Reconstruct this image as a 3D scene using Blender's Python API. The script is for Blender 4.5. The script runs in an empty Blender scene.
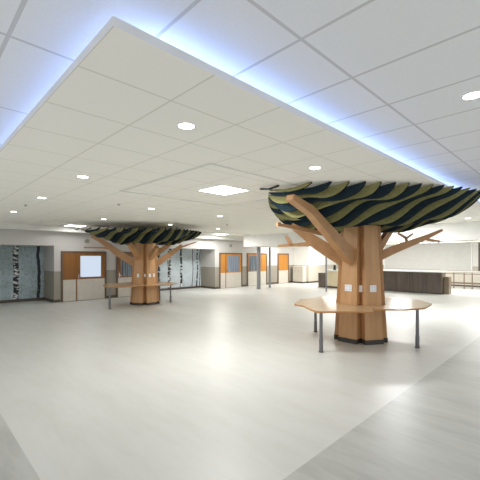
import bpy, bmesh, math, random
from mathutils import Vector
random.seed(4)
S = bpy.context.scene
C = S.collection
PI = math.pi
R = math.radians

# ------------------------------------------------------------------ materials
def lin(c):
    return tuple(((x/255)/12.92 if x/255 <= .04045 else ((x/255+.055)/1.055)**2.4) for x in c) + (1,)

def mat(name, rgb, rough=.5, metal=0, var=0, scale=(4,4,4), spec=.5, bump=0, coord='Object'):
    m = bpy.data.materials.new(name); m.use_nodes = True
    nt = m.node_tree; b = nt.nodes['Principled BSDF']
    b.inputs['Base Color'].default_value = lin(rgb)
    b.inputs['Roughness'].default_value = rough
    b.inputs['Metallic'].default_value = metal
    b.inputs['Specular IOR Level'].default_value = spec
    tc = nt.nodes.new('ShaderNodeTexCoord'); mp = nt.nodes.new('ShaderNodeMapping')
    mp.inputs['Scale'].default_value = scale
    nz = nt.nodes.new('ShaderNodeTexNoise'); nz.inputs['Scale'].default_value = 1; nz.inputs['Detail'].default_value = 5
    nt.links.new(tc.outputs[coord], mp.inputs[0]); nt.links.new(mp.outputs[0], nz.inputs[0])
    mx = nt.nodes.new('ShaderNodeMix'); mx.data_type = 'RGBA'
    k = 1-var
    mx.inputs[6].default_value = lin(tuple(x*k for x in rgb)); mx.inputs[7].default_value = lin(tuple(min(255, x*(1+var)) for x in rgb))
    cr = nt.nodes.new('ShaderNodeMapRange'); cr.inputs[1].default_value = .3; cr.inputs[2].default_value = .7
    nt.links.new(nz.outputs[0], cr.inputs[0]); nt.links.new(cr.outputs[0], mx.inputs[0])
    nt.links.new(mx.outputs[2], b.inputs['Base Color'])
    if bump:
        bp = nt.nodes.new('ShaderNodeBump'); bp.inputs['Strength'].default_value = bump; bp.inputs['Distance'].default_value = .01
        nt.links.new(nz.outputs[0], bp.inputs['Height']); nt.links.new(bp.outputs[0], b.inputs['Normal'])
    return m

def emis(name, rgb, strength, base=(230, 230, 230)):
    m = bpy.data.materials.new(name); m.use_nodes = True
    nt = m.node_tree; b = nt.nodes['Principled BSDF']
    b.inputs['Base Color'].default_value = lin(base)
    b.inputs['Emission Color'].default_value = lin(rgb)
    b.inputs['Emission Strength'].default_value = strength
    return m

class G:
    """tiny node-graph helper"""
    def __init__(s, m): s.nt = m.node_tree; s.b = s.nt.nodes['Principled BSDF']
    def n(s, t, **k):
        x = s.nt.nodes.new(t)
        for a, v in k.items(): setattr(x, a, v)
        return x
    def set(s, sock, v):
        if hasattr(v, 'default_value') and hasattr(v, 'is_linked'): s.nt.links.new(v, sock)
        else: sock.default_value = v
    def math(s, op, a, b=0, c=0):
        x = s.n('ShaderNodeMath', operation=op)
        s.set(x.inputs[0], a); s.set(x.inputs[1], b); s.set(x.inputs[2], c)
        return x.outputs[0]
    def mix(s, f, a, b):
        x = s.n('ShaderNodeMix', data_type='RGBA')
        s.set(x.inputs[0], f); s.set(x.inputs[6], a); s.set(x.inputs[7], b)
        return x.outputs[2]
    def noise(s, vec, scale=1, detail=4, rough=.5):
        x = s.n('ShaderNodeTexNoise'); x.inputs['Scale'].default_value = scale; x.inputs['Detail'].default_value = detail
        x.inputs['Roughness'].default_value = rough
        s.nt.links.new(vec, x.inputs[0]); return x.outputs[0]
    def mapping(s, vec, scale=(1,1,1), loc=(0,0,0), rot=(0,0,0)):
        x = s.n('ShaderNodeMapping'); x.inputs['Scale'].default_value = scale
        x.inputs['Location'].default_value = loc; x.inputs['Rotation'].default_value = rot
        s.nt.links.new(vec, x.inputs[0]); return x.outputs[0]
    def ramp(s, v, lo, hi):
        x = s.n('ShaderNodeMapRange'); x.inputs[1].default_value = lo; x.inputs[2].default_value = hi
        s.set(x.inputs[0], v); return x.outputs[0]

def new(name, rough=.5, spec=.5):
    m = bpy.data.materials.new(name); m.use_nodes = True
    g = G(m); g.b.inputs['Roughness'].default_value = rough; g.b.inputs['Specular IOR Level'].default_value = spec
    return m, g

def grid_ceiling(name, rgb, line, ou, su, ov, sv, w):
    m, g = new(name, .9, .2)
    geo = g.n('ShaderNodeTexCoord'); sep = g.n('ShaderNodeSeparateXYZ'); g.nt.links.new(geo.outputs['Object'], sep.inputs[0])
    def near(ax, o, st):
        f = g.math('FRACT', g.math('ADD', g.math('DIVIDE', g.math('SUBTRACT', ax, o), st), .5))
        return g.math('LESS_THAN', g.math('ABSOLUTE', g.math('SUBTRACT', f, .5)), w/2/st)
    mask = g.math('MAXIMUM', near(sep.outputs[0], ou, su), near(sep.outputs[1], ov, sv))
    nz = g.noise(geo.outputs['Object'], 60, 3)
    base = g.mix(g.ramp(nz, .3, .7), lin(tuple(x*.985 for x in rgb)), lin(rgb))
    g.nt.links.new(g.mix(mask, base, lin(line)), g.b.inputs['Base Color'])
    return m

def floor_mat(name, rgb, dark, ang, amount, rough):
    m, g = new(name, rough, .4)
    tc = g.n('ShaderNodeTexCoord')
    v = g.mapping(tc.outputs['Object'], (1.6, .35, 1), rot=(0, 0, ang))
    n1 = g.noise(v, 2.2, 9, .62)
    v2 = g.mapping(tc.outputs['Object'], (5, 1.0, 1), rot=(0, 0, ang+.3))
    n2 = g.noise(v2, 2.5, 6, .6)
    f = g.math('MULTIPLY', g.math('ADD', g.math('MULTIPLY', g.ramp(n1, .42, .72), .7), g.math('MULTIPLY', g.ramp(n2, .45, .8), .3)), amount)
    g.nt.links.new(g.mix(f, lin(rgb), lin(dark)), g.b.inputs['Base Color'])
    g.nt.links.new(g.math('ADD', g.math('MULTIPLY', n2, .08), rough), g.b.inputs['Roughness'])
    return m

def wall_mat(name, top, low, z):
    m, g = new(name, .6, .3)
    geo = g.n('ShaderNodeNewGeometry'); sep = g.n('ShaderNodeSeparateXYZ'); g.nt.links.new(geo.outputs['Position'], sep.inputs[0])
    nz = g.noise(geo.outputs['Position'], 30, 3)
    a = g.mix(nz, lin(tuple(x*.98 for x in top)), lin(top)); b = g.mix(nz, lin(tuple(x*.94 for x in low)), lin(low))
    g.nt.links.new(g.mix(g.math('GREATER_THAN', sep.outputs[2], z), b, a), g.b.inputs['Base Color'])
    return m

def mural_mat(name, trunks, seed, c1, c2, leaf):
    """birch forest wallpaper; trunks = (x, width, dark) in the panel's own coordinate"""
    m, g = new(name, .45, .4)
    tc = g.n('ShaderNodeTexCoord'); o = g.mapping(tc.outputs['Object'], loc=(seed, 0, seed))
    sep = g.n('ShaderNodeSeparateXYZ'); g.nt.links.new(tc.outputs['Object'], sep.inputs[0])
    x, z = sep.outputs[0], sep.outputs[2]
    n1 = g.noise(o, 1.3, 4); n2 = g.noise(o, 9, 5, .7)
    col = g.mix(g.ramp(n1, .35, .65), lin(c1), lin(c2))
    col = g.mix(g.math('MULTIPLY', g.ramp(n2, .5, .66), leaf), col, lin((104, 124, 98)))
    n3 = g.noise(g.mapping(tc.outputs['Object'], (3.5, 1, .35), loc=(seed*2, 0, 0)), 3, 3)
    col = g.mix(g.math('MULTIPLY', g.ramp(n3, .58, .68), .45), col, lin((206, 214, 214)))
    n4 = g.noise(g.mapping(tc.outputs['Object'], (5, 1, 9), loc=(0, seed, 0)), 1.1, 3, .6)
    wob = g.math('MULTIPLY', g.math('SUBTRACT', g.noise(g.mapping(tc.outputs['Object'], (.4, .4, 1.1)), 1.2, 2), .5), .18)
    for (x0, w, dark) in trunks:
        mask = g.math('LESS_THAN', g.math('ABSOLUTE', g.math('ADD', g.math('SUBTRACT', x, x0), wob)), w/2)
        bark = g.mix(g.ramp(n4, .5-dark*.25, .58-dark*.25), lin((222, 226, 222)), lin((40, 44, 50)))
        col = g.mix(mask, col, bark)
    g.nt.links.new(col, g.b.inputs['Base Color'])
    return m

def wood_mat(name, a, b, scale, rough=.45):
    m, g = new(name, rough, .4)
    tc = g.n('ShaderNodeTexCoord')
    v = g.mapping(tc.outputs['Object'], scale)
    n1 = g.noise(v, 1, 6, .6); n2 = g.noise(g.mapping(tc.outputs['Object'], tuple(s*5 for s in scale)), 1, 3)
    f = g.math('ADD', g.math('MULTIPLY', g.ramp(n1, .3, .7), .7), g.math('MULTIPLY', n2, .3))
    g.nt.links.new(g.mix(f, lin(a), lin(b)), g.b.inputs['Base Color'])
    return m

def curtain_mat(name, a, b, seed):
    m, g = new(name, .35, .5)
    tc = g.n('ShaderNodeTexCoord')
    n1 = g.noise(g.mapping(tc.outputs['Object'], (14, 1, .6), loc=(seed, 0, 0)), 1, 2)
    g.nt.links.new(g.mix(g.ramp(n1, .35, .65), lin(a), lin(b)), g.b.inputs['Base Color'])
    return m

M = dict(
    ceil_up=grid_ceiling('ceiling_tile', (232, 233, 232), (200, 200, 198), .49, .71, 1.36, 1.34, .026),
    ceil_raft=grid_ceiling('raft_tile', (246, 244, 235), (220, 217, 205), .803, .715, 2.34, .72, .016),
    raft_edge=mat('raft_edge', (226, 227, 229), .5, 0, .02),
    white=mat('white_paint', (236, 236, 232), .6, 0, .015),
    soffit=mat('soffit_paint', (220, 220, 214), .6, 0, .015),
    floor=floor_mat('cream_sheet_floor', (205, 205, 200), (186, 183, 173), .25, .5, .35),
    floor_grey=floor_mat('grey_sheet_floor', (183, 183, 178), (148, 147, 141), -1.0, .8, .33),
    wall=wall_mat('two_tone_wall_dimmed', (200, 197, 192), (160, 154, 141), 1.3),  # same paint as the far walls, darkened to stand for dimmer light
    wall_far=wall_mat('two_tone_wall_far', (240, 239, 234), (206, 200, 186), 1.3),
    base=mat('dark_base', (84, 74, 64), .5, 0, .05),
    wood=wood_mat('beech_veneer', (208, 165, 119), (182, 138, 92), (9, 9, .7)),
    wood_br=wood_mat('beech_veneer_branch', (200, 157, 113), (176, 132, 90), (4, 4, 4)),
    table=wood_mat('beech_tabletop', (216, 186, 148), (198, 164, 124), (3, 9, 3), .2),
    tableedge=wood_mat('table_edge', (190, 138, 86), (165, 116, 68), (6, 6, 6)),
    olive=mat('olive_felt', (134, 131, 88), .85, 0, .06, (20, 20, 20), .1),
    navy=mat('navy_felt', (36, 50, 58), .85, 0, .08, (20, 20, 20), .1),
    edge=mat('felt_dark_edge', (28, 34, 34), .9, 0, .05, spec=.1),
    plinth=mat('rubber_plinth', (66, 62, 57), .6, 0, .05),
    steel=mat('grey_steel', (120, 120, 123), .35, .6, .03),
    post=mat('painted_post', (138, 139, 143), .45, .1, .03),
    doorwood=wood_mat('oak_door', (205, 142, 60), (178, 112, 40), (6, 6, .6)),
    doorwood2=wood_mat('oak_door_dark', (152, 104, 56), (130, 84, 42), (6, 6, .6)),
    frame=mat('dark_door_frame', (104, 84, 66), .45, 0, .05),
    kick=mat('cream_laminate', (206, 200, 188), .45, 0, .02),
    curtain=curtain_mat('grey_blue_curtain', (98, 112, 134), (150, 160, 172), 1),
    curtain2=curtain_mat('blue_striped_curtain', (52, 66, 78), (128, 140, 148), 3),
    darkwood=wood_mat('dark_laminate', (116, 104, 95), (78, 69, 63), (7, 7, .5), .4),
    endwood=wood_mat('walnut_laminate', (150, 134, 112), (120, 104, 84), (7, 7, .5), .4),
    top=mat('white_counter', (240, 240, 236), .25, 0, .01),
    cream=mat('cream_cabinet', (228, 214, 180), .45, 0, .02),
    shutter=mat('grey_shutter', (214, 213, 209), .5, 0, .015),
    black=mat('black_plastic', (26, 26, 28), .4, 0, .05),
    plate=mat('white_plate', (238, 240, 244), .35, 0, .01),
    slot=mat('plate_slots', (176, 186, 204), .5, 0, .01),
    vent=mat('vent_grey', (150, 146, 134), .5, .2, .03),
    brown=mat('bronze_rail', (128, 110, 94), .4, .3, .04),
    speaker=mat('speaker_grey', (182, 180, 176), .5, 0, .03),
    chrome=mat('chrome', (200, 200, 200), .2, 1, .01),
    downlight=emis('downlight_lens', (255, 250, 238), 14),
    troffer=emis('troffer_lens', (250, 252, 255), 9),
    led=emis('blue_led', (150, 178, 255), 14),
    litwin=emis('lit_room_window', (218, 232, 250), .80, (50, 54, 60)),
    linear=emis('linear_lens', (255, 246, 226), 6),
)

# ------------------------------------------------------------------ mesh helpers
def build(name, bm, mats, parent=None, loc=None, smooth=False):
    bmesh.ops.recalc_face_normals(bm, faces=bm.faces)
    me = bpy.data.meshes.new(name); bm.to_mesh(me); bm.free()
    for m in (mats if isinstance(mats, (list, tuple)) else [mats]): me.materials.append(m)
    if smooth:
        for p in me.polygons: p.use_smooth = True
    o = bpy.data.objects.new(name, me); C.objects.link(o)
    if parent: o.parent = parent
    if loc: o.location = loc
    return o

def box(bm, x0, x1, y0, y1, z0, z1, mi=0, bevel=0):
    v = [bm.verts.new(p) for p in ((x0,y0,z0),(x1,y0,z0),(x1,y1,z0),(x0,y1,z0),(x0,y0,z1),(x1,y0,z1),(x1,y1,z1),(x0,y1,z1))]
    fs = [bm.faces.new([v[i] for i in q]) for q in ((3,2,1,0),(4,5,6,7),(0,1,5,4),(1,2,6,5),(2,3,7,6),(3,0,4,7))]
    for f in fs: f.material_index = mi
    if bevel:
        es = list({e for f in fs for e in f.edges})
        r = bmesh.ops.bevel(bm, geom=es, offset=bevel, segments=2, affect='EDGES', profile=.5)
        for f in r['faces']: f.material_index = mi
    return fs

def prism(bm, poly, z0, z1, mi=0, s0=1, s1=1, cx=0, cy=0, mtop=None):
    n = len(poly)
    a = [bm.verts.new((cx+x*s0, cy+y*s0, z0)) for x, y in poly]
    b = [bm.verts.new((cx+x*s1, cy+y*s1, z1)) for x, y in poly]
    f1 = bm.faces.new(a[::-1]); f2 = bm.faces.new(b)
    f1.material_index = mi; f2.material_index = mi if mtop is None else mtop
    for i in range(n):
        f = bm.faces.new((a[i], a[(i+1) % n], b[(i+1) % n], b[i])); f.material_index = mi

def cyl(bm, x, y, z0, z1, r, r2=None, n=20, mi=0):
    prism(bm, [(r*math.cos(2*PI*i/n), r*math.sin(2*PI*i/n)) for i in range(n)], z0, z1, mi, 1, (r2 or r)/r, x, y)

def B(): return bmesh.new()

def tag(o, label=None, cat=None, group=None, kind=None):
    if label: o['label'] = label
    if cat: o['category'] = cat
    if group: o['group'] = group
    if kind: o['kind'] = kind
    return o

def empty(name, loc, label, cat, group=None, rz=0, kind=None):
    o = bpy.data.objects.new(name, None); C.objects.link(o); o.location = loc; o.rotation_euler = (0, 0, rz)
    o.empty_display_size = .2
    return tag(o, label, cat, group, kind)

def struct(o): o['kind'] = 'structure'; return o

def lamp(name, kind, loc, energy, color=(1,1,1), size=.3, rot=(0,0,0), spot=None, parent=None, shape=None, sizey=None):
    l = bpy.data.lights.new(name, kind); l.energy = energy; l.color = color
    if kind == 'AREA':
        l.size = size
        if shape: l.shape = shape
        if sizey: l.shape = 'RECTANGLE'; l.size_y = sizey
    else: l.shadow_soft_size = size
    if spot: l.spot_size = spot; l.spot_blend = .8
    o = bpy.data.objects.new(name, l); C.objects.link(o); o.location = loc; o.rotation_euler = rot
    if parent: o.parent = parent
    if name in ('unseen_hall_lamp', 'servery_lamp'): l.specular_factor = .15
    return o

# ------------------------------------------------------------------ setting
ZR = 3.15      # underside of the lower ceiling
WV = 15.55     # left-hand long wall
WU = 26.0      # far wall
# floor
bm = B()
def quad(x0, x1, y0, y1, mi):
    f = bm.faces.new([bm.verts.new(p) for p in ((x0,y0,0),(x1,y0,0),(x1,y1,0),(x0,y1,0))]); f.material_index = mi
quad(.825, 26.1, 1.83, 17.2, 0)
quad(-1.5, 26.1, -1.5, 1.83, 1); quad(-1.5, .825, 1.83, 17.2, 1)
struct(build('floor', bm, [M['floor'], M['floor_grey']]))
# upper ceiling
bm = B(); box(bm, -4, 26.2, -4, 17.2, 3.37, 3.45); struct(build('ceiling', bm, M['ceil_up']))
# lower ceiling panel field with its light grey rim
bm = B()
for q in ((.803, 14.2, 1.80, WV), (14.2, 20.95, 14.2, WV)):
    box(bm, q[0], q[1], q[2], q[3], ZR, ZR+.055)
for f in bm.faces:
    f.normal_update()
    if abs(f.normal.z) < .5: f.material_index = 1
struct(build('ceiling_raft', bm, [M['ceil_raft'], M['raft_edge']]))
# square outlines round the ceiling lights
tr_n = 0
for cx, cy, lab in ((4.22, 4.85, 0), (4.75, 14.05, 1), (12.4, 14.05, 2)):
    bm = B(); h = 1.34; w = .035; hv = h if lab == 0 else .9
    for q in ((-h, h, -hv, -hv+w), (-h, h, hv-w, hv), (-h, -h+w, -hv+w, hv-w), (h-w, h, -hv+w, hv-w)):
        box(bm, cx+q[0], cx+q[1], cy+q[2], cy+q[3], ZR-.012, ZR)
    tr_n += 1
    struct(build('trim_%d' % tr_n, bm, M['soffit']))
bm = B(); box(bm, 1.2, 20.95, 15.05, WV, 2.94, ZR); struct(build('ceiling_soffit', bm, M['soffit']))
bm = B(); box(bm, 14.2, 16.9, .2, 14.2, 2.5, 3.37); struct(build('ceiling_bulkhead', bm, M['white']))

# long wall with two mural niches
ND = 16.9; HZ = 2.37
N1 = (1.6, 4.42); N2 = (9.3, 13.15)
bm = B()
for a, b in ((.6, N1[0]), (N1[1], N2[0]), (N2[1], 20.95)):
    box(bm, a, b, WV, ND+.15, 0, 3.37)
for a, b in (N1, N2):
    box(bm, a, b, WV, ND, HZ, 3.37); box(bm, a, b, ND, ND+.15, 0, 3.37)
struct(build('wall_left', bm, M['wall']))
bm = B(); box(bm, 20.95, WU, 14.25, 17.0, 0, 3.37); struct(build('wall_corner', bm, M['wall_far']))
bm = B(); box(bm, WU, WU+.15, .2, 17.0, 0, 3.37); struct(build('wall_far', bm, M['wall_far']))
# dark bases
bm = B()
for a, b in ((N1[1], 4.66), (6.62, 7.06), (8.62, N2[0]), (N2[1], 13.46), (15.4, 15.83), (17.8, 18.95), (20.25, 20.95)):
    box(bm, a, b, WV-.015, WV, 0, .12)
for a, b in (N1, N2):
    box(bm, a, b, ND-.015, ND, 0, .12); box(bm, b-.015, b, WV, ND-.015, 0, .12)
struct(build('baseboard_left', bm, M['base']))
bm = B(); box(bm, 20.935, WU, 14.235, 14.25, 0, .12); box(bm, 20.935, 20.95, 14.25, WV, 0, .12)
struct(build('baseboard_corner', bm, M['base']))

# murals
def mural(u0, u1, trunks, seed, label, *cols):
    bm = B(); box(bm, 0, u1-u0, -.012, 0, .12, HZ)
    o = build('mural', bm, mural_mat('birch_wallpaper_%d' % int(seed), trunks, seed, *cols), loc=(u0, ND, 0))
    return tag(o, label, 'mural')
mural(N1[0], N1[1]-.02, [(1.74, .20, .35), (2.58, .12, .9), (.6, .15, .3)], 1, 'pale blue birch forest mural in the far left wall niche beside the lit window door', (146, 164, 164), (176, 192, 200), .7)
mural(N2[0], N2[1]-.02, [(.3, .14, .3), (.85, .16, .45), (1.55, .2, .4), (2.37, .15, .42), (3.2, .05, .9), (3.55, .1, .5), (3.76, .05, .9)], 5, 'silvery birch forest mural in the niche right of the far tree', (180, 193, 197), (206, 215, 220), .4)

# ------------------------------------------------------------------ doors along the long wall
def door(n, u0, u1, split, win, label, wood, pane, kickz=.93, top=2.15, knobside=0):
    d = empty('door_%d' % n, (u0, WV, 0), label, 'door', kind='structure')
    W = u1-u0; f = .07
    bm = B(); box(bm, 0, f, -.06, 0, 0, top); box(bm, W-f, W, -.06, 0, 0, top); box(bm, f, W-f, -.06, 0, top-f, top)
    build('frame', bm, M['frame'], d)
    segs = [(f, W-f)] if split is None else [(f, split-.02), (split+.02, W-f)]
    for i, (a, b) in enumerate(segs):
        bm = B()
        last = i == len(segs)-1
        if last and win:
            wa, wb, za, zb = win
            box(bm, a, wa, -.035, -.002, kickz, top-f); box(bm, wb, b, -.035, -.002, kickz, top-f)
            box(bm, wa, wb, -.035, -.002, kickz, za); box(bm, wa, wb, -.035, -.002, zb, top-f)
        else:
            box(bm, a, b, -.035, -.002, kickz, top-f)
        leaf = build('leaf', bm, wood, d)
        bm = B(); box(bm, a+.005, b-.005, -.038, -.002, .02, kickz); build('kick_panel', bm, M['kick'], leaf)
        if last and win:
            bm = B(); box(bm, wa, wb, -.02, -.006, za, zb); build('window_pane', bm, pane, leaf)
        if last:
            bm = B(); hx = a+.07 if not knobside else b-.07
            box(bm, hx-.02, hx+.02, -.045, -.038, .95, 1.15); box(bm, hx-.01, hx+.1*(1 if not knobside else -1), -.085, -.07, 1.02, 1.045) if not knobside else box(bm, hx-.1, hx+.01, -.085, -.07, 1.02, 1.045)
            box(bm, hx-.01, hx+.01, -.07, -.045, 1.02, 1.045)
            build('handle', bm, M['chrome'], leaf)
    if split is not None:
        bm = B(); box(bm, split-.02, split+.02, -.05, -.002, 0, top-f); build('mullion', bm, M['doorwood2'], d)
    return d
door(1, 4.68, 6.60, .62, (.78, 1.68, 1.02, 1.95), 'oak double door with a bright lit window next to the left mural niche', M['doorwood2'], M['litwin'])
door(2, 7.08, 8.60, None, (.22, 1.2, .98, 2.0), 'oak door with striped blue blind half hidden behind the far tree', M['doorwood2'], M['curtain2'])
door(3, 13.48, 15.38, .5, (.66, 1.66, .98, 1.98), 'oak double door with grey blue blind right of the second mural niche', M['doorwood'], M['curtain'])
door(4, 15.85, 17.78, None, (.15, 1.3, .98, 1.98), 'oak door with dark blue blind behind the steel posts', M['doorwood'], M['curtain2'])
door(5, 18.97, 20.22, None, None, 'plain oak door with cream lower panel next to the far corner', M['doorwood'], None)

# ------------------------------------------------------------------ tree sculptures
def lobes_poly(first, n=6, rad=.565, half=.22, notch=.40):
    pts = []
    for k in range(n):
        a = R(first+k*360/n)
        ca, sa = math.cos(a), math.sin(a)
        for h in (-half, half): pts.append((rad*ca-h*sa, rad*sa+h*ca))
        a2 = a+PI/n
        pts.append((notch*math.cos(a2), notch*math.sin(a2)))
    return pts

def strip_poly(pts):
    """2-D outline of a tapering, mitred plank along (r, z, width) points"""
    L, Rr = [], []
    n = len(pts)
    for i, (r, z, w) in enumerate(pts):
        def d(a, b):
            v = Vector((pts[b][0]-pts[a][0], pts[b][1]-pts[a][1])); return v.normalized()
        if i == 0: t = d(0, 1); m = 1
        elif i == n-1: t = d(n-2, n-1); m = 1
        else:
            t1, t2 = d(i-1, i), d(i, i+1); t = (t1+t2).normalized(); m = 1/max(.6, t.dot(t1))
        nx, nz = -t.y, t.x
        L.append((r+nx*w/2*m, z+nz*w/2*m)); Rr.append((r-nx*w/2*m, z-nz*w/2*m))
    return L, Rr

def plank(bm, az, pts, th):
    L, Rr = strip_poly(pts)
    a = R(az); ca, sa = math.cos(a), math.sin(a); px, py = -sa*th/2, ca*th/2
    rows = []
    for (l, r) in zip(L, Rr):
        rows.append([bm.verts.new((l[0]*ca+px, l[0]*sa+py, l[1])), bm.verts.new((r[0]*ca+px, r[0]*sa+py, r[1])),
                     bm.verts.new((r[0]*ca-px, r[0]*sa-py, r[1])), bm.verts.new((l[0]*ca-px, l[0]*sa-py, l[1]))])
    for i in range(len(rows)-1):
        for k in range(4):
            bm.faces.new((rows[i][k], rows[i][(k+1) % 4], rows[i+1][(k+1) % 4], rows[i+1][k]))
    bm.faces.new(rows[0][::-1]); bm.faces.new(rows[-1])

def canopy(root, zt, deep, n=30, au0=3.02, au1=2.45, b_r=2.30, b_l=2.42, cu=-.06):
    cv = .0                    # centre relative to the trunk
    for k in range(n):
        x = -1+(k+.35)*2/n
        u = cu + (x*au0 if x < 0 else x*au1)
        ax = abs(x)
        pr, pl = (1.4, 1.12) if x < 0 else (1.9, 1.9)
        vr = cv-b_r*max(0, 1-ax**pr)**(1/pr); vl = cv+b_l*max(0, 1-ax**pl)**(1/pl)
        vr -= .03; vl += .03
        D = .11+deep*max(0, 1-ax**2)**1.15
        if k == 0: vr, vl, D = -.02, .40, .07
        elif vl-vr < .3: vl += .15; vr -= .15
        N = 56; rows = []
        for i in range(N+1):
            t = i/N; t = .5-.5*math.cos(PI*t)         # denser at both ends
            v = vr+(vl-vr)*t
            s = abs(2*t-1)
            dist = min(v-vr, vl-v); dep = D*math.tanh(min(1.2, .52/D)*max(0, dist)**.62)
            wave = (.11*math.sin(2*PI*(v*.55+u*.55+.15))+.03*math.sin(2*PI*(v*1.0-u*.3)+1))*min(1, dep/.36)
            dep = max(.025, dep+wave)
            drop = .045*min(1, max(0, dist)/.35)           # the top edge dips inboard of each pointed end
            rows.append((v, max(dep, drop+.025), drop))
        bm = B(); th = .02
        V = [[bm.verts.new((u-th, v, zt-dr)), bm.verts.new((u+th, v, zt-dr)), bm.verts.new((u+th, v, zt-d)), bm.verts.new((u-th, v, zt-d))] for v, d, dr in rows]
        for i in range(N):
            for q in range(4):
                f = bm.faces.new((V[i][q], V[i][(q+1) % 4], V[i+1][(q+1) % 4], V[i+1][q]))
                f.material_index = 1 if q in (0, 2) else 0
        for e in (V[0], V[-1][::-1]):
            f = bm.faces.new(e); f.material_index = 1
        olive = k % 2 == 1
        o = build('canopy_fin', bm, [M['olive'] if olive else M['navy'], M['edge']], root)
        o['label'] = 'olive green felt fin' if olive else 'dark navy felt fin'

def tree(loc, label, zt, deep, branches, first, ztrunk, **kw):
    t = empty('tree_sculpture', loc, label, 'tree', 'indoor tree sculptures')
    poly = lobes_poly(first)
    bm = B(); prism(bm, poly, .1, ztrunk, 0, 1.0, .76); build('trunk', bm, M['wood'], t)
    bm = B(); prism(bm, poly, 0, .1, 0, 1.02, 1.02); build('plinth', bm, M['plinth'], t)
    canopy(t, zt, deep, **kw)
    for (az, th, pts, twigs) in branches:
        bm = B(); plank(bm, az, pts, th); br = build('branch', bm, M['wood_br'], t)
        for tw in twigs:
            bm = B(); plank(bm, tw[0], tw[1], tw[2]); build('twig', bm, M['wood_br'], br)
    return t

def plates(root, spots):
    for (az, rad, z, w, h, off) in spots:
        a = R(az)
        bm = B(); box(bm, 0, .014, -w/2, w/2, -h/2, h/2, 0, .003)
        o = build('outlet_plate', bm, M['plate'], root, (rad*math.cos(a)-off*math.sin(a), rad*math.sin(a)+off*math.cos(a), z))
        o.rotation_euler = (0, R(-1.6), a)
        m = 2 if w > .1 else 1
        for k in range(m):
            y = (k-(m-1)/2)*w/2
            for zz in (-h*.22, h*.22):
                bm = B(); box(bm, .0145, .017, y-w*.05, y+w*.05, zz-h*.08, zz+h*.08); build('socket', bm, M['slot'], o)

A1 = (7.58, 3.74, 0); A2 = (7.0, 12.7, 0)
br1 = [
    (183, .15, [(.3, 1.86, .34), (.63, 1.95, .33), (1.53, 2.41, .23), (2.25, 2.77, .16), (2.87, 2.92, .10)], [
        (165, [(1.12, 2.40, .087), (1.86, 2.50, .075), (2.37, 2.55, .05)], .05),
        (165, [(2.33, 2.51, .07), (2.33, 2.59, .07)], .06)]),
    (135, .14, [(.25, 1.72, .31), (.47, 1.88, .30), (.98, 2.2, .27), (1.3, 2.44, .20), (1.6, 2.64, .11)], [
        (135, [(.95, 2.22, .12), (1.4, 2.19, .085), (1.91, 2.16, .05)], .06),
        (135, [(1.58, 2.17, .08), (1.64, 2.26, .085), (1.72, 2.39, .06)], .06)]),
    (300, .13, [(.1, 1.76, .22), (.75, 2.08, .18), (1.37, 2.33, .11), (1.7, 2.49, .05)], [
        (300, [(1.3, 2.31, .05), (1.45, 2.28, .055), (1.66, 2.24, .045)], .05),
        (300, [(1.0, 2.18, .055), (.98, 2.33, .055), (.81, 2.44, .04)], .05),
        (300, [(.97, 2.31, .05), (1.12, 2.42, .04)], .05)]),
    (340, .13, [(.25, 1.7, .17), (.5, 2.02, .167), (1.03, 2.66, .123)], []),
    (100, .10, [(.3, 1.98, .1), (.47, 2.12, .097), (.75, 2.37, .098), (.83, 2.57, .09)], []),
    (60, .12, [(.25, 1.75, .18), (.6, 2.1, .17), (1.3, 2.55, .12)], []),
    (20, .12, [(.25, 1.75, .18), (.6, 2.1, .17), (1.2, 2.58, .12)], []),
]
br2 = [
    (150, .16, [(.2, 1.55, .30), (.5, 1.72, .30), (1.04, 2.06, .26), (1.68, 2.56, .18), (2.01, 2.72, .12)], [
        (150, [(1.1, 2.19, .09), (1.6, 2.27, .075), (2.3, 2.27, .045)], .06)]),
    (328, .14, [(.2, 1.45, .26), (.53, 1.67, .26), (1.01, 2.02, .22), (1.5, 2.38, .15)], [
        (328, [(1.3, 2.24, .08), (1.7, 2.40, .06), (2.1, 2.54, .04)], .05)]),
    (270, .13, [(.2, 1.75, .2), (.55, 1.95, .2), (.95, 2.3, .14)], []),
    (210, .13, [(.3, 1.75, .2), (.6, 2.0, .2), (1.1, 2.4, .14)], []),
    (60, .13, [(.2, 1.75, .2), (.6, 2.1, .2), (1.2, 2.45, .14)], []),
    (0, .13, [(.2, 1.75, .2), (.6, 2.1, .2), (1.2, 2.45, .14)], []),
]
t1 = tree(A1, 'near wooden tree sculpture with green and navy finned canopy', 3.135, .66, br1, 178, 2.6)
t2 = tree(A2, 'far wooden tree sculpture with dark finned canopy in front of the doors', 2.93, .42, br2, 211, 2.5, n=26, au0=2.55, b_l=2.1, b_r=2.3, cu=-.1)
plates(t1, [(178, .512, 1.21, .17, .15, .0), (238, .512, 1.21, .15, .15, .0), (208, .43, 1.20, .065, .15, 0)])
plates(t2, [(211, .512, 1.17, .09, .14, 0), (271, .512, 1.17, .09, .14, -.08), (271, .512, 1.17, .07, .14, .10), (241, .43, 1.17, .06, .12, 0)])

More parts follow.
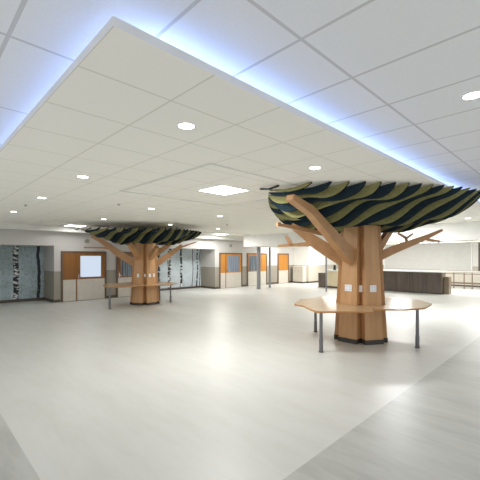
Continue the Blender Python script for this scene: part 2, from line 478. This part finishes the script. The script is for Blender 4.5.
# ------------------------------------------------------------------ tables wrapped round the trunks
def wavy_table(loc, poly, top, legs, label, first):
    t = empty('table', loc, label, 'table', 'tables around the tree trunks')
    bm = B(); out = []
    for i, p in enumerate(poly):                       # slightly rounded corners
        q0, q1 = Vector(poly[i-1]), Vector(poly[(i+1) % len(poly)]); p = Vector(p)
        a = p+(q0-p).normalized()*.04; b = p+(q1-p).normalized()*.04
        out += [a, (a+b+2*p)/4, b]
    inn = [Vector(p)*.955 for p in lobes_poly(first)]
    def ring(z):
        es = []
        for loop in (out, inn):
            vs = [bm.verts.new((p.x, p.y, z)) for p in loop]
            es.append([bm.edges.new((vs[i], vs[(i+1) % len(vs)])) for i in range(len(vs))])
        return es
    lo, hi = ring(top-.035), ring(top)
    for q in (lo, hi): bmesh.ops.triangle_fill(bm, edges=q[0]+q[1], use_beauty=True)
    for j in (0, 1):
        for e0, e1 in zip(lo[j], hi[j]):
            f = bm.faces.new((e0.verts[0], e0.verts[1], e1.verts[1], e1.verts[0])); f.material_index = 1
    build('tabletop', bm, [M['table'], M['tableedge']], t)
    for x, y in legs:
        bm = B(); cyl(bm, x, y, .26, top-.036, .033); lg = build('leg', bm, M['steel'], t, smooth=False)
        bm = B(); cyl(bm, x, y, .012, .26, .040, n=20); build('sleeve', bm, M['steel'], lg)
        bm = B(); cyl(bm, x, y, 0, .012, .05, n=20); build('foot', bm, M['plinth'], lg)
    return t
P1 = [(-1.31, .92), (-1.37, .62), (-1.67, .24), (-1.84, -.02), (-1.45, -.40), (-1.05, -.80), (-.72, -.60), (-.60, -.84), (-.30, -1.13), (.18, -1.34), (1.05, -1.22), (1.55, -.75), (1.45, .1), (1.0, .55), (1.1, 1.05), (.5, 1.35), (0, 1.3), (-.45, 1.35), (-.9, 1.15)]
wavy_table(A1, P1, .84, [(-1.64, .01), (.09, -1.22), (-.14, 1.12)], 'wavy wooden table around the near tree trunk', 178)
P2 = [(-1.55, .45), (-1.45, .1), (-1.78, -.25), (-1.72, -.6), (-1.2, -.85), (-.7, -.75), (-.35, -1.1), (.15, -1.2), (.7, -1.0), (1.15, -.65), (1.15, -.1), (1.1, .6), (.6, .95), (0, 1.2), (-.6, 1.05), (-1.1, 1.0)]
wavy_table(A2, P2, .82, [(-1.64, -.40), (1.0, -.35), (.95, .45)], 'wavy wooden table around the far tree trunk', 211)

# ------------------------------------------------------------------ pillars
def pillar(x, y, r, label, top=2.5):
    bm = B(); cyl(bm, x, y, 0.01, top, r, n=24); cyl(bm, x, y, 0, .012, r+.03, n=24)
    tag(build('pillar', bm, M['post'], smooth=False), label, 'pillar', 'steel pillars under the bulkhead')
pillar(15.01, 13.74, .115, 'thick grey steel pillar in front of the oak door with dark blue blind')
pillar(16.26, 13.95, .065, 'thin grey steel pillar between the two right-hand oak doors')
pillar(16.6, 10.15, .045, 'slim grey steel pillar beside the dark counter end, left of the near tree')

# ------------------------------------------------------------------ serving desk and side counter
dk = empty('reception_desk', (19.4, 5.22, 0), 'long dark wood desk with white top right of the near tree', 'desk')
bm = B(); box(bm, 0, .12, 0, 4.6, .04, 1.10)
build('front_panel', bm, M['darkwood'], dk)
bm = B(); box(bm, .12, .75, 0.02, 4.58, .04, 1.10); build('body', bm, M['endwood'], dk)
bm = B(); box(bm, -.02, .8, -.03, 4.6, 1.10, 1.15, 0, .006); build('countertop', bm, M['top'], dk)
bm = B(); box(bm, .04, .72, .03, 4.55, 0, .04); build('toe_kick', bm, M['black'], dk)
for k in range(1, 6):
    bm = B(); box(bm, -.003, 0, k*.77-.004, k*.77+.004, .05, 1.09); build('panel_joint', bm, M['edge'], dk)
bm = B(); box(bm, .30, .75, -.24, -.002, 0, .88); o = build('end_cabinet', bm, M['endwood'], dk)

ct = empty('counter', (18.75, 10.5, 0), 'cream side counter with white ledge behind the near tree trunk', 'counter')
bm = B(); box(bm, 0, .6, 0, 1.0, .1, 1.02); build('cabinet', bm, M['cream'], ct)
bm = B(); box(bm, -.02, .62, -.02, 1.0, 1.02, 1.1, 0, .005); build('countertop', bm, M['top'], ct)
bm = B(); box(bm, .05, .58, .02, 1.0, 0, .1); build('toe_kick', bm, M['base'], ct)
bm = B(); box(bm, -.06, .62, 1.002, 1.5, 0, .9); build('end_panel', bm, M['darkwood'], ct)
# small device on the counter
ph = empty('telephone', (18.95, 11.0, 1.10), 'small black upright telephone standing on the cream counter', 'telephone')
bm = B(); box(bm, -.04, .06, -.09, .09, 0, .06, 0, .01); build('base', bm, M['black'], ph)
bm = B(); box(bm, -.02, .03, -.07, .07, .06, .30, 0, .012); build('handset', bm, M['black'], ph)

# low cabinet in the far corner
lc = empty('cabinet', (20.5, 14.45, 0), 'low cream cabinet with white top in the far corner', 'cabinet')
bm = B(); box(bm, 0, .44, 0, .9, .1, 1.2); build('body', bm, M['kick'], lc)
bm = B(); box(bm, -.02, .44, -.02, .92, 1.2, 1.23, 0, .005); build('top', bm, M['top'], lc)
bm = B(); box(bm, .03, .44, .03, .9, 0, .1); build('toe_kick', bm, M['base'], lc)
for k in range(3):
    bm = B(); box(bm, -.018, 0, .02+k*.295, .295+k*.295, .13, 1.17, 0, .004); d = build('door', bm, M['kick'], lc)
    bm = B(); box(bm, -.04, -.018, .06+k*.295, .075+k*.295, .75, .95); build('handle', bm, M['chrome'], d)

# roll-down shutter over the servery opening on the far wall
sh = empty('shutter', (WU, 5.3, 1.02), 'wide pale grey roller shutter on the far wall above the white ledge', 'shutter')
bm = B()
nsl = 22; H = 1.85
for k in range(nsl): box(bm, -.05, -.01, 0, 5.5, k*H/nsl+.003, (k+1)*H/nsl-.003, 0, .006)
build('curtain', bm, M['shutter'], sh)
bm = B(); box(bm, -.07, 0, -.07, 0, 0, H); build('guide_rail', bm, M['white'], sh)
bm = B(); box(bm, -.07, 0, 5.5, 5.57, 0, H); build('guide_rail', bm, M['white'], sh)
bm = B(); box(bm, -.16, 0, -.07, 5.57, H, H+.22, 0, .01); build('hood', bm, M['white'], sh)
sc = empty('serving_counter', (WU-.35, 3.2, 0), 'long white serving ledge along the far wall under the shutter', 'counter')
bm = B(); box(bm, 0, .348, 0, 8.2, .93, 1.0, 0, .008); build('ledge', bm, M['top'], sc)
bm = B(); box(bm, .06, .348, .03, 8.17, .1, .93); build('front_panel', bm, M['kick'], sc)
bm = B(); box(bm, .09, .348, .03, 8.17, 0, .1); build('toe_kick', bm, M['base'], sc)
bm = B(); box(bm, WU-.3, WU-.06, 4.6, 4.87, 1.001, 2.9)
tag(build('post', bm, M['darkwood']), 'dark square post on the white ledge at the right edge', 'post')

# tray rail in front of the ledge
rl = empty('railing', (24.0, 3.6, 0), 'bronze queue railing right of the dark desk', 'railing')
for v in (2.2, 1.66, 1.25, .5):
    bm = B(); cyl(bm, 0, v, .012, .95, .03); cyl(bm, 0, v, 0, .012, .07); build('post', bm, M['brown'], rl)
for z, h, t in ((.33, .05, .035), (.88, .02, .02)):
    bm = B(); box(bm, -t, t, 0, 2.9, z-h, z+h, 0, .008); build('rail', bm, M['brown'], rl)

# ------------------------------------------------------------------ wall and ceiling fittings
def wall_speaker(u, z, label):
    s = empty('wall_speaker', (u, WV, z), label, 'speaker', 'round wall speakers')
    bm = B(); cyl(bm, 0, 0, 0, .05, .11, n=28); o = build('housing', bm, M['speaker'], s); o.rotation_euler = (PI/2, 0, 0)
    bm = B(); cyl(bm, 0, 0, .05, .062, .09, .075, n=28); o = build('grille', bm, M['vent'], s); o.rotation_euler = (PI/2, 0, 0)
wall_speaker(5.75, 2.6, 'round grey wall speaker above the door with the lit window')
wall_speaker(14.4, 2.6, 'round grey wall speaker above the double door with the blue blind')

def downlight(x, y, zc, label, energy=22):
    d = empty('downlight', (x, y, zc), label, 'light', 'recessed round downlights')
    bm = B()
    n = 28; ri, ro = .075, .098
    a = [[bm.verts.new((r*math.cos(2*PI*i/n), r*math.sin(2*PI*i/n), z)) for i in range(n)] for r, z in ((ro, 0), (ro, -.008), (ri, -.008), (ri, 0))]
    for q in range(4):
        for i in range(n):
            bm.faces.new((a[q][i], a[q][(i+1) % n], a[(q+1) % 4][(i+1) % n], a[(q+1) % 4][i]))
    build('trim_ring', bm, M['white'], d)
    bm = B(); cyl(bm, 0, 0, -.006, -.001, ri, n=n); build('lens', bm, M['downlight'], d)
    lamp('downlight_lamp', 'SPOT', (0, 0, -.03), energy, (1, .985, .97), .07, spot=R(150), parent=d)
for x, y, lab in ((1.91, 2.68, 'round recessed downlight nearest to the raft corner'),
                  (1.97, 5.5, 'round downlight second in the row along the left raft edge'),
                  (2.05, 8.05, 'round downlight third in the row along the left raft edge'),
                  (2.13, 11.07, 'round downlight farthest along the left raft edge'),
                  (4.55, 7.92, 'round downlight between the square light and the far tree canopy'),
                  (4.67, 11.17, 'round downlight above the left tip of the far tree canopy'),
                  (6.86, 7.88, 'round downlight between the square light panel and the oak double door'),
                  (7.3, 11.3, 'round downlight above the right half of the far tree canopy'),
                  (9.9, 11.5, 'round downlight farthest back, in front of the oak double door'),
                  (4.09, 2.68, 'round downlight above the left end of the near tree canopy'),
                  (12.89, 2.72, 'round downlight under the right end of the near tree canopy')):
    downlight(x, y, ZR, lab, (10 if x < 3 else 26) if y < 7 else 8 if x < 4 else 26 if x < 6 else 80)
downlight(3.68, .74, 3.37, 'round downlight in the upper ceiling at the right edge')

def troffer(x, y, label, energy=80, hy=.33):
    t = empty('ceiling_light', (x, y, ZR), label, 'light', 'flat ceiling light panels')
    h = .36; w = .03; k = hy+w
    bm = B()
    for q in ((-h, h, -k, -k+w), (-h, h, k-w, k), (-h, -h+w, -k+w, k-w), (h-w, h, -k+w, k-w)): box(bm, q[0], q[1], q[2], q[3], -.014, -.001)
    build('frame', bm, M['white'], t)
    bm = B(); box(bm, -h+w, h-w, -k+w, k-w, -.011, -.002); build('diffuser', bm, M['troffer'], t)
    lamp('panel_lamp', 'AREA', (0, 0, -.03), energy, (1, .99, .98), .62, parent=t)
troffer(4.24, 4.77, 'bright square ceiling light panel left of the near canopy')
troffer(4.85, 14.35, 'bright ceiling light panel above the left mural niche and far tree', 9)
troffer(12.42, 14.2, 'bright ceiling light panel in front of the oak double door', 90)
def vent(x, y, label, a=.3, b=.3):
    v = empty('ceiling_vent', (x, y, ZR), label, 'vent')
    bm = B()
    for q in ((-a, a, -b, -b+.04), (-a, a, b-.04, b), (-a, -a+.04, -b+.04, b-.04), (a-.04, a, -b+.04, b-.04)): box(bm, q[0], q[1], q[2], q[3], -.012, -.001)
    build('frame', bm, M['vent'], v)
    bm = B(); box(bm, -a+.04, a-.04, -b+.04, b-.04, -.003, -.001); build('backing', bm, M['plinth'], v)
    for k in range(5):
        bm = B(); y0 = -b+.07+k*(2*b-.14)/4.5; box(bm, -a+.04, a-.04, y0, y0+.03, -.010, -.003); build('slat', bm, M['vent'], v)
vent(5.62, 13.8, 'grey square ceiling vent right of the light panel above the far tree')
for x, y, lab in ((3.6, 7.76, 'tiny sprinkler head in the ceiling above the far tree canopy'), (2.07, 9.48, 'tiny sprinkler head among the left row of downlights'), (8.85, 9.75, 'tiny sprinkler head right of the far tree canopy')):
    s = empty('sprinkler_head', (x, y, ZR), lab, 'sprinkler', 'ceiling sprinkler heads')
    bm = B(); cyl(bm, 0, 0, -.008, -.001, .045, n=20); build('escutcheon', bm, M['speaker'], s)
    bm = B(); cyl(bm, 0, 0, -.03, -.008, .012, n=12); cyl(bm, 0, 0, -.033, -.03, .022, n=12); build('deflector', bm, M['steel'], s)

# LED strips lying on top of the lower ceiling, washing the upper ceiling
bm = B(); box(bm, 1.10, 1.13, 2.1, WV-.7, ZR+.056, ZR+.07); tag(build('led_strip', bm, M['led']), 'blue white light strip along the left edge of the lower ceiling', 'light', 'cove light strips')
bm = B(); box(bm, 1.10, 14.1, 2.06, 2.09, ZR+.056, ZR+.07); tag(build('led_strip', bm, M['led']), 'blue white light strip along the right edge of the lower ceiling', 'light', 'cove light strips')

# linear lights on the underside of the bulkhead
for v0, v1, lab in ((1.5, 6.5, 'warm linear light under the bulkhead above the right railing'), (7.2, 10.8, 'warm linear light under the bulkhead behind the near tree')):
    l = empty('linear_light', (15.0, (v0+v1)/2, 2.5), lab, 'light', 'linear lights under the bulkhead')
    h = (v1-v0)/2
    bm = B(); box(bm, -.07, .07, -h, h, -.02, -.001); build('housing', bm, M['vent'], l)
    bm = B(); box(bm, -.05, .05, -h+.02, h-.02, -.026, -.02); build('diffuser', bm, M['linear'], l)
# lamps of the servery behind the bulkhead
for x, y, e in ((20.5, 12.3, 200), (21.5, 8, 210), (21.5, 4, 210), (18.0, 14.6, 70)):
    lamp('servery_lamp', 'AREA', (x, y, 3.1 if x > 20 else 2.9), e*.85, (1, .985, .965), .9)
for x, y in ((4, -1.5), (9, -.6), (-1.5, 5), (-1.5, 10), (14, .2)):
    lamp('unseen_hall_lamp', 'AREA', (x, y, 3.34), 14, (.97, .985, 1), .6)  # unseen lamps without fixtures, added to brighten the hall
for x, y in ((12.42, 4.77),):
    lamp('unseen_hall_lamp', 'AREA', (x, y, 3.13), 170, (.97, .985, 1), .6)  # bare lamp where the canopy hides a panel, strengthened to brighten the bulkhead

# uniform ambient fill, added through the open sides behind the camera
w = bpy.data.worlds.new('ambient_fill'); S.world = w; w.use_nodes = True
w.node_tree.nodes['Background'].inputs[0].default_value = (.93, .96, 1, 1)
w.node_tree.nodes['Background'].inputs[1].default_value = .88

# ------------------------------------------------------------------ camera
cam = bpy.data.cameras.new('camera'); co = bpy.data.objects.new('camera', cam); C.objects.link(co)
co.location = (0, 0, 1.9); co.rotation_euler = (PI/2, 0, R(45.6-90))
cam.sensor_width = 36; cam.lens = 342/480*36; cam.shift_y = 17/480; cam.clip_start = .05; cam.clip_end = 200
S.camera = co
S.view_settings.view_transform = 'Standard'; S.view_settings.look = 'None'
S.view_settings.exposure = 0.12; S.view_settings.gamma = 1; S.view_settings.use_curve_mapping = False
S.cycles.use_denoising = True
S.cycles.max_bounces = 10; S.cycles.diffuse_bounces = 6; S.cycles.sample_clamp_indirect = 8
